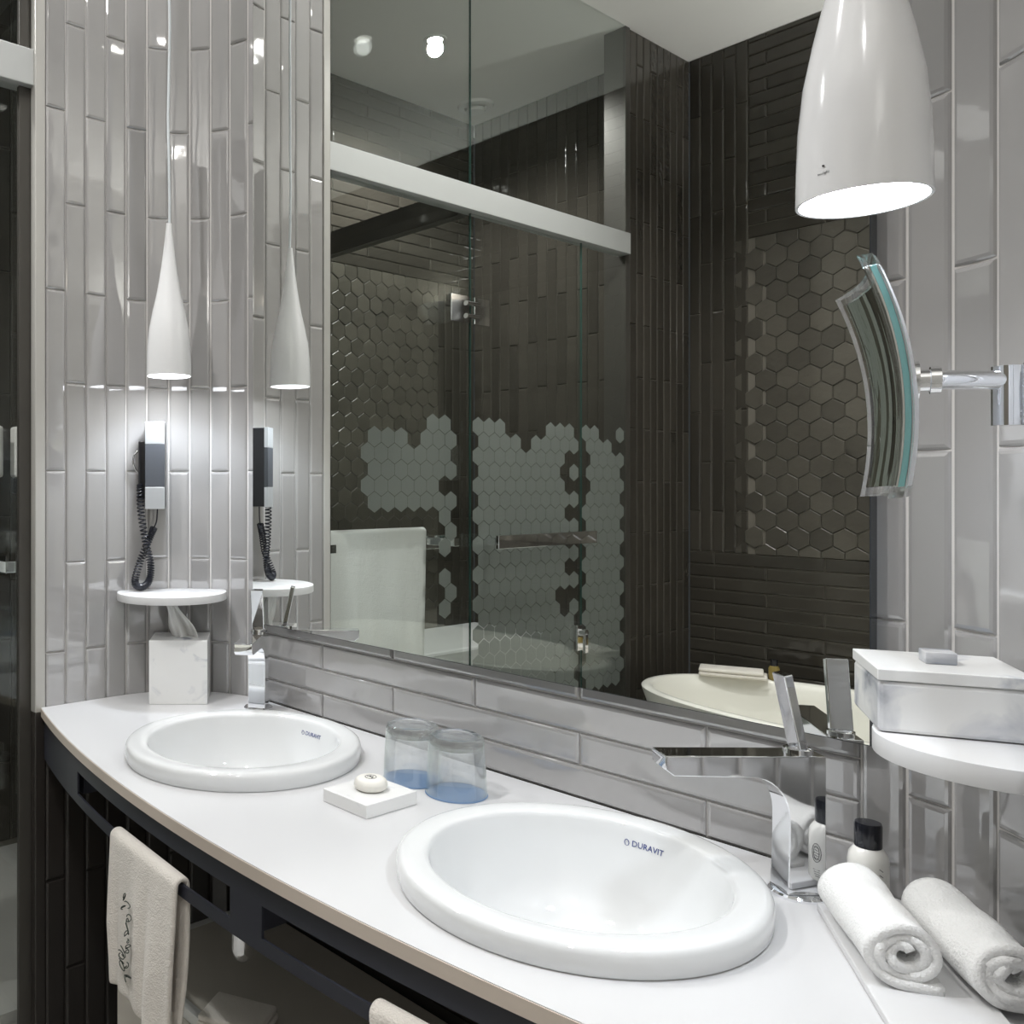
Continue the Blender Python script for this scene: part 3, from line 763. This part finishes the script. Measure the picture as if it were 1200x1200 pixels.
tag(sh2, 'round white wall shelf carrying the lidded marble box', 'shelf', 'round wall shelves')
tb = thing('tissue_box', 'white marble cube tissue box under the round shelf', 'tissue box', (-1.720, 1.077, ZC), math.atan2(.105, .079))
box('cover', (-.064, -.056, 0), (.064, .060, .140), 'marble', tb, bev=.0015)
V, Fc = [], []
for j in range(15):
    t_ = j/14
    for i in range(17):
        s_ = i/16*2-1
        wd = .030+.006*math.sin(t_*5)-.008*t_; x = s_*wd*(1-.25*t_)-.030*t_**1.2+.010
        y = .012*math.sin(s_*5+2.5*t_)*(1-.3*t_)+.006*math.sin(s_*11)
        V.append((x, y, .138+.082*t_-.010*abs(s_)*t_))
for j in range(14):
    for i in range(16): Fc.append((j*17+i, j*17+i+1, (j+1)*17+i+1, (j+1)*17+i))
ts = obj('tissue', V, Fc, 'tissue', tb, True); md = ts.modifiers.new('s', 'SOLIDIFY'); md.thickness = .0008

hd = thing('hair_dryer', 'silver and charcoal wall-mounted hair dryer with a coiled cord', 'hair dryer', (-1.786, 1.052, Z0+.048), math.atan2(.80, .58))
# local -y faces the room
box('housing', (-.020, -.026, -.096), (.022, .030, .099), 'black', hd, bev=.003)
box('top_plate', (-.0215, -.0285, .050), (.0225, -.018, .1), 'silver', hd, bev=.001)
box('grille', (-.0215, -.0283, -.047), (.0225, -.018, .0495), 'dpanel', hd, bev=.001)
box('bottom_plate', (-.0215, -.0285, -.097), (.0225, -.018, -.0475), 'silver', hd, bev=.001)
box('holder', (-.040, -.004, -.075), (-.019, .022, .060), 'black', hd, bev=.006, seg=3)
tube('hanging_hook', [(-.041, -.004, .034), (-.049, -.008, .026), (-.052, -.008, .010), (-.047, -.006, -.006), (-.041, -.004, -.014)], .0022, 'chrome', hd, 8)
def catmull(P, n):
    P = [Vector(p) for p in P]; out = []
    for i in range(len(P)-1):
        p0, p1, p2, p3 = P[max(i-1, 0)], P[i], P[i+1], P[min(i+2, len(P)-1)]
        for k in range(n):
            t = k/n; out.append(.5*((2*p1)+(p2-p0)*t+(2*p0-5*p1+4*p2-p3)*t*t+(3*p1-p0-3*p2+p3)*t**3))
    out.append(P[-1]); return out
cp = catmull([(-.035, .0, -.042), (-.033, -.012, -.10), (-.022, -.014, -.17), (-.010, -.014, -.225), (-.014, -.018, -.262), (-.032, -.022, -.2745), (-.045, -.020, -.262), (-.034, -.004, -.215), (-.014, -.002, -.165), (-.004, .0, -.140)], 60)
hel = []; N = len(cp); turns = 74
for i in range(0, N):
    d = (cp[min(i+1, N-1)]-cp[max(i-1, 0)]).normalized(); x = d.cross(Vector((0, 1, 0.1))).normalized(); y = d.cross(x)
for i in range(turns*10):
    f_ = i/(turns*10-1)*(N-1); k = min(int(f_), N-2); p = cp[k].lerp(cp[k+1], f_-k); d = (cp[k+1]-cp[k]).normalized()
    x = d.cross(Vector((0, 1, 0.1))).normalized(); y = d.cross(x); a = 2*PI*i/10
    hel.append(p+x*.0075*math.cos(a)+y*.0075*math.sin(a))
tube('coiled_cord', hel, .0017, 'coil', hd, 5)
tube('lead', catmull([(-.004, .0, -.140), (.002, .0, -.125), (.004, .0, -.096)], 8), .0017, 'coil', hd, 6)

# ------------------------------------------------------------------ pendants
LP = [(0.0, 1.0), (.03, .99), (.064, .965), (.102, .89), (.14, .74), (.176, .57), (.208, .45), (.239, .35), (.27, .265), (.304, .185), (.335, .12)]
def pendant(label, x, y, watts):
    zb = Z0+.2434; t = thing('pendant_lamp', label, 'pendant lamp', (x, y, zb), 0, 'white pendant lamps'); r0 = .0495
    outer = [(r0*k, h) for h, k in LP]; inner = [(max(r0*k-.0025, .003), h) for h, k in LP if h < .18]
    lathe('shade', inner[::-1]+[(r0*.985, -.0006)]+outer+[(0, .338)], 'lampw', t, 56, sharp=50)
    lathe('bulb', [(0, .016), (r0*.90, .016), (r0*.90, .022), (0, .024)], 'bulb', t, 40)
    wob = [(0.0012*math.sin(i*.9)+0.0006*math.sin(i*2.3), 0.0012*math.cos(i*.7), .336+(CEIL-zb-.336)*i/24) for i in range(25)]
    tube('cable', wob, .0031, 'cable', t, 8)
    lathe('canopy', [(0, CEIL-zb-.001), (.045, CEIL-zb-.001), (.045, CEIL-zb-.022), (.04, CEIL-zb-.025), (0, CEIL-zb-.025)], 'lampw', t, 32)
    ld = bpy.data.lights.new('lamp', 'SPOT'); ld.energy = watts; ld.spot_size = math.radians(125); ld.spot_blend = .6; ld.shadow_soft_size = .035; ld.color = (.82, .90, 1)
    lo = bpy.data.objects.new('lamp_beam', ld); C.objects.link(lo); lo.parent = t; lo.location = (0, 0, .012)
    return t
pendant('white bottle-shaped pendant lamp above the hair dryer', -1.6926, 1.0305, 8)
pr = pendant('large near white pendant lamp at the upper right', -.3025, .8724, 10)
fx, fy = Vector((-.30, -.95)).normalized()
# maker's mark near the rim, on the room side
a0 = math.atan2(-.8724, .3025)-.58
sh_ = [c for c in pr.children if c.name.startswith('shade')][0]
tx = text_mesh('lettering', 'axolight', .0032, 'ink', sh_)
for v in tx.data.vertices:
    a = a0+v.co.x/.0495; v.co = Vector((.0496*math.cos(a), .0496*math.sin(a), .0175+v.co.y))
lathe('emblem_dot', [(0, -.0004), (.001, -.0004), (.001, .0004), (0, .0004)], 'ink', sh_, 8, loc=(.0496*math.cos(a0), .0496*math.sin(a0), .0235))

# ------------------------------------------------------------------ things on the counter
dish = box('soap_dish', (-.047, -.052, 0), (.047, .052, .020), 'marble', None, bev=.0012); dish.location = (-.980, .949, ZC+.0002)
tag(dish, 'white marble soap slab between the two basins', 'soap dish')
sp = thing('soap_bar', 'round ivory soap with a dark stamp on the marble slab', 'soap', (-.980, .951, ZC+.0204))
lathe('bar', [(0, 0), (.018, 0), (.0235, .003), (.0255, .008), (.0235, .0145), (.019, .018), (.008, .0185), (0, .0185)], 'soap', sp, 40)
tube('stamp', [(.0085*math.cos(2*PI*i/20), .0085*math.sin(2*PI*i/20), .0186) for i in range(21)], .0005, 'ink', sp.children[0], 5)
tube('stamp', [(-.005, -.003, .0187), (-.002, .003, .0187), (.0, -.002, .0187), (.003, .003, .0187), (.005, -.003, .0187)], .0006, 'ink', sp.children[0], 5)
for i, (x, y, lb) in enumerate([(-1.017, 1.080, 'behind'), (-.930, 1.086, 'in front')]):
    co = thing('coaster', 'round blue paper coaster under the tumbler '+('farther from' if i == 0 else 'nearer to')+' the near basin', 'coaster', (x, y, ZC), 0, 'blue coasters')
    lathe('disc', [(0, .0003), (.0475, .0003), (.048, .0008), (.0475, .0018), (0, .0018)], 'blue', co, 48)
    gl = thing('tumbler', 'upturned clear glass tumbler, '+('the one farther from' if i == 0 else 'the one nearer to')+' the near basin', 'glass', (x, y, ZC+.0020), 0, 'upturned tumblers')
    lathe('glass_body', [(.0450, 0), (.0468, .0006), (.0470, .002), (.0462, .012), (.0425, .078), (.0400, .0735), (.0402, .066), (.0448, .004), (.0450, 0)], 'tumbler', gl, 64)
    lathe('base', [(0, .0690), (.034, .0690), (.0395, .0715), (.0422, .0775), (.0420, .0835), (.0400, .0873), (.0370, .0885), (.0335, .0872), (.0300, .0858), (0, .0852)], 'thick_glass', gl, 64)
# bottle
bt2 = thing('lotion_bottle', 'small white lotion bottle with a black cap behind the rolled towels', 'bottle', (-.391, 1.143, ZC+.0088))
lathe('body', [(0, .0004), (.018, .0004), (.0198, .003), (.0198, .052), (.0185, .060), (.0145, .066), (.0125, .068), (0, .068)], 'bottle', bt2, 40)
lathe('cap', [(0, .068), (.0132, .068), (.0134, .070), (.0134, .092), (.0125, .0945), (0, .0947)], 'gcap', bt2, 40)
aL = math.radians(-150)
def on_body(pts, a0_, name):
    k = []
    for u, v in pts:
        a = a0_+u/.0199; k.append((.0199*math.cos(a), .0199*math.sin(a), v))
    return tube(name, k, .00035, 'ink', bt2.children[0], 4)
on_body([(.008*math.cos(2*PI*i/20)*.7, .034+.011*math.sin(2*PI*i/20)) for i in range(21)], aL, 'label_oval')
on_body([(.005*math.cos(2*PI*i/20)*.7, .034+.008*math.sin(2*PI*i/20)) for i in range(21)], aL, 'label_oval')
for q in range(5): on_body([(-.003+.0012*(q % 2), .027+.0032*q), (.003-.001*(q % 2), .028+.0032*q)], aL, 'label_print')
for q in range(4): on_body([(-.004, .014-.0025*q), (.004-.001*q, .014-.0025*q)], aL, 'label_print')
for q in range(6): on_body([(.0, .05-.006*q), (.004, .047-.006*q)], math.radians(-40), 'label_print')
# tray with two rolled towels
e1 = Vector((.559, -.829, 0)); ang = math.atan2(e1.y, e1.x)
tray = thing('towel_tray', 'flat white stone tray beneath the two rolled towels', 'tray', (-.437, 1.121, ZC), ang)
box('slab', (.012, .0, .0006), (.30, .100, .0085), 'solid', tray, bev=.0012)
def roll(label, p, length, r, a, m, seed):
    rnd = random.Random(seed)
    t = thing('rolled_towel', label, 'towel', p, a, 'rolled towels on the tray')
    # spiral sheet, axis along local x, standing on its loose end
    V, Fc = [], []; turns = 2.6; n = 84; nx = 26; th = .0085
    sect = []
    for i in range(n+1):
        f_ = i/n; aa = f_*turns*2*PI; rr = .006+(r-.006)*f_**.8
        sect.append((rr*math.cos(aa-turns*2*PI-PI/2)*1.05, rr*math.sin(aa-turns*2*PI-PI/2)*.95))
    tail = [(sect[-1][0]+.010*q, sect[-1][1]-.0005*q) for q in range(1, 4)]
    sect = sect+tail
    k = len(sect)
    for j in range(nx+1):
        f_ = j/nx; x = length*f_; ed = .003*math.sin(f_*9+seed)
        for i, (a_, b_) in enumerate(sect):
            dx = .0018*math.sin(i*.45+seed) if j in (0, nx) else 0
            V.append((x+dx, a_*(1+.03*math.sin(f_*7+seed))+ed*.2, b_+r*.95+th/2+.001+.0012*math.sin(f_*13+i*.3)*(1 if b_ > 0 else 0)))
    for j in range(nx):
        for i in range(k-1): Fc.append((j*k+i, (j+1)*k+i, (j+1)*k+i+1, j*k+i+1))
    o = obj('rolled_cloth', V, Fc, m, t, True)
    md = o.modifiers.new('s', 'SOLIDIFY'); md.thickness = th; md.offset = 0; md.use_even_offset = False
    return t
roll('rolled white towel lying next to the tap', (-.391, 1.098, ZC+.0085), .145, .0285, ang+.04, 'towel', 1)
roll('rolled white towel lying next to the wall on the tray', (-.325, 1.128, ZC+.0085), .145, .0275, ang+.08, 'towel', 4)
# marble box on the right shelf
mb = thing('marble_box', 'lidded white and grey marble box on the right round shelf', 'box', (-.309, 1.080, SHZ), math.atan2(.06, .107))
box('case', (-.0605, -.0585, .0005), (.0605, .0585, .0500), 'marble_grey', mb, bev=.004)
box('lid', (-.0615, -.0595, .0504), (.0615, .0595, .0615), 'marble', mb, bev=.001)
box('knob', (-.013, -.013, .0615), (.013, .013, .0735), 'marble_grey', mb, bev=.0012)

# ------------------------------------------------------------------ shaving mirror on its arm
sm = thing('magnifying_mirror', 'curved square magnifying mirror on a chrome wall arm', 'shaving mirror', (-.309, .938, Z0+.092))
e = Vector((.415, -.910, 0)).normalized(); nrm = Vector((-.910, -.415, 0)).normalized(); up = Vector((0, 0, 1))
tilt = math.radians(6)
up2 = (up*math.cos(tilt)+nrm*math.sin(tilt)).normalized(); n2 = e.cross(up2); n2 = n2 if n2.dot(nrm) > 0 else -n2
HS = .100; RS = .33
def sph(a, b, off):     # concave towards n2
    d = (a*a+b*b)/(2*RS)
    q = e*a+up2*b+n2*(d-.015+off); return q
def cap(name, h, off0, off1, m, n=14):
    V, Fc = [], []; k = n+1
    for off in (off0, off1):
        for j in range(k):
            for i in range(k): V.append(sph(h*(2*i/n-1), h*(2*j/n-1), off))
    for s in (0, 1):
        for j in range(n):
            for i in range(n):
                q = (s*k*k+j*k+i, s*k*k+j*k+i+1, s*k*k+(j+1)*k+i+1, s*k*k+(j+1)*k+i); Fc.append(q)
    for i in range(n):
        for (p, q) in ((i, i+1), (n*k+i, n*k+i+1), (i*k, (i+1)*k), (i*k+n, (i+1)*k+n)): Fc.append((p, q, k*k+q, k*k+p))
    bm = bmesh.new(); bm.from_mesh(mesh(V, Fc)); return autosmooth(bm_obj(name, bm, m, sm), 40)
def ring(name, h0, h1, off0, off1, m, n=14):
    # square frame following the same curve
    V, Fc = [], []; loop = []
    for q in range(4*n):
        s_, k = divmod(q, n); f_ = 2*k/n-1
        loop.append([(f_, -1), (1, f_), (-f_, 1), (-1, -f_)][s_])
    L = len(loop)
    for h, off in ((h1, off0), (h1, off1), (h0, off1), (h0, off0)):
        for a, b in loop: V.append(sph(a*h, b*h, off))
    for r in range(4):
        for q in range(L): Fc.append((r*L+q, r*L+(q+1) % L, ((r+1) % 4)*L+(q+1) % L, ((r+1) % 4)*L+q))
    bm = bmesh.new(); bm.from_mesh(mesh(V, Fc)); return autosmooth(bm_obj(name, bm, m, sm), 30)
ring('acrylic_frame', HS-.0085, HS, -.007, .0035, 'acrylic')
cap('mirror_face', HS-.0088, .0, .0012, 'mirror')
cap('teal_layer', HS-.0088, -.0045, -.0002, 'teal')
cap('silver_backing', HS-.0088, -.0065, -.0047, 'silver')
bk = sph(0, 0, -.0065)
armdir = Vector((.6, .8, 0)); p0 = bk
lab = Vector((.92, .39, 0)).normalized()
tube('swivel', [p0, p0+lab*.004, p0+lab*.0045, p0+lab*.012, p0+lab*.0125, p0+lab*.020], .01, 'chrome', sm, 20, radii=[.018, .018, .010, .010, .012, .012])
p1 = p0+lab*.020; p2 = p1+armdir*.055
tube('arm', [p1-lab*.004, p1+armdir*.002, p2], .0085, 'chrome', sm, 20)
tube('elbow', [p2+armdir*.004+up*.012, p2+armdir*.004-up*.014, p2+armdir*.004-up*.0145, p2+armdir*.004-up*.040], .0115, 'chrome', sm, 24)
p3 = p2+armdir*.034
tube('hub', [p3+up*.016, p3-up*.038], .0125, 'chrome', sm, 24)
tube('link', [p2+armdir*.004-up*.028, p3-up*.028], .006, 'chrome', sm, 12)
wn = (Vector((p3.x+sm.location.x, p3.y+sm.location.y, 0))-Vector((CRX, YW-RA, 0))); wl = wn.length; wn.normalize()
pw = p3+wn*(RA-wl-.001)
tube('wall_rose', [p3+wn*.008-up*.011, pw-wn*.012-up*.011, pw-wn*.0118-up*.011, pw-up*.011], .02, 'chrome', sm, 28, radii=[.010, .010, .030, .030])

# ------------------------------------------------------------------ hand towels on the apron rail
def hand_towel(label, x, w_, front, back, seed, m='beige'):
    """towel folded lengthwise, hung over the lowest strip of the apron"""
    yv = front_y(x, .008); slope = .3026*(x-XM); a = math.atan(slope)
    t = thing('hand_towel', label, 'towel', (x, yv, AB+.0), a, 'hand towels on the vanity rail')
    for L, dx, off, ln, bl, nm in ((0, 0, .0085, front, back, 'outer_layer'), (1, w_*.18, .0175, front*.92, back*.9, 'folded_layer')):
        prof = []
        hh = .017
        if L == 0: prof_half = .0095
        else: prof_half = .0185
        nf = 22
        for i in range(nf): prof.append((-prof_half, hh-(ln+hh)*(1-i/nf)))
        for i in range(9): q = PI*i/8; prof.append((-prof_half*math.cos(q), hh+prof_half*.9*math.sin(q)))
        for i in range(1, 17): prof.append((prof_half, hh-(bl+hh)*i/16))
        V, Fc = [], []; k = len(prof); nc = 26
        for j in range(nc+1):
            u = j/nc
            for y, z in prof:
                dp = max(0, hh-z); g = min(1, dp*7)
                wv = (.009*math.sin(u*7.5+seed+dp*5)+.005*math.sin(u*17+seed*2))*g
                fan = (u-.5)*w_*(1-.16*min(1, dp*5)+.08*math.sin(dp*11+seed)*u)
                V.append((fan+.012*dp*math.sin(seed), y-(abs(wv) if y < 0 else -abs(wv))-(0 if L == 0 else 0), z+(.014*math.sin(u*3.4+seed)*(1 if i else 0))*min(1, dp*6)))
        for j in range(nc):
            for i in range(k-1): Fc.append((j*k+i, (j+1)*k+i, (j+1)*k+i+1, j*k+i+1))
        if L == 1: continue
        o = obj('cloth', V, Fc, m, t, True); md = o.modifiers.new('s', 'SOLIDIFY'); md.thickness = .008; md.offset = -1 if False else 0
        sd = o.modifiers.new('d', 'SUBSURF'); sd.levels = 1; sd.render_levels = 1
    return t
ht = hand_towel('beige hand towel with dark stitched writing hanging at the left of the vanity rail', -1.205, .225, .225, .20, 1.0)
ht2 = hand_towel('plain beige hand towel hanging below the near basin at the lower edge', -.630, .15, .20, .18, 2.6)
# stitched scrawl on the first towel
rnd = random.Random(3)
def stitch(pts): 
    return tube('stitching', [(x, -.0255-.0025*math.sin(z*40), z) for x, z in pts], .0008, 'thread', ht.children[0], 5)
for k_ in range(16):
    zc_ = -.050-.0082*k_; xo = -.038+.034*rnd.random(); pts = []
    n_ = rnd.randint(8, 16); ax, az = rnd.uniform(.003, .011), rnd.uniform(.003, .007); ph = rnd.uniform(0, 6)
    for i in range(n_): pts.append((xo+ax*math.cos(i*.6+ph), zc_+az*math.sin(i*.5+ph*2)))
    stitch(pts)
fold = thing('folded_cloth', 'small folded beige cloth on the low cabinet edge', 'cloth', (-1.265, .905, CZ+.001), .5)
box('fold', (-.06, -.035, 0), (.06, .05, .012), 'beige', fold, bev=.004, seg=3)
box('fold', (-.058, -.033, .0122), (.057, .048, .024), 'beige', fold, bev=.004, seg=3)
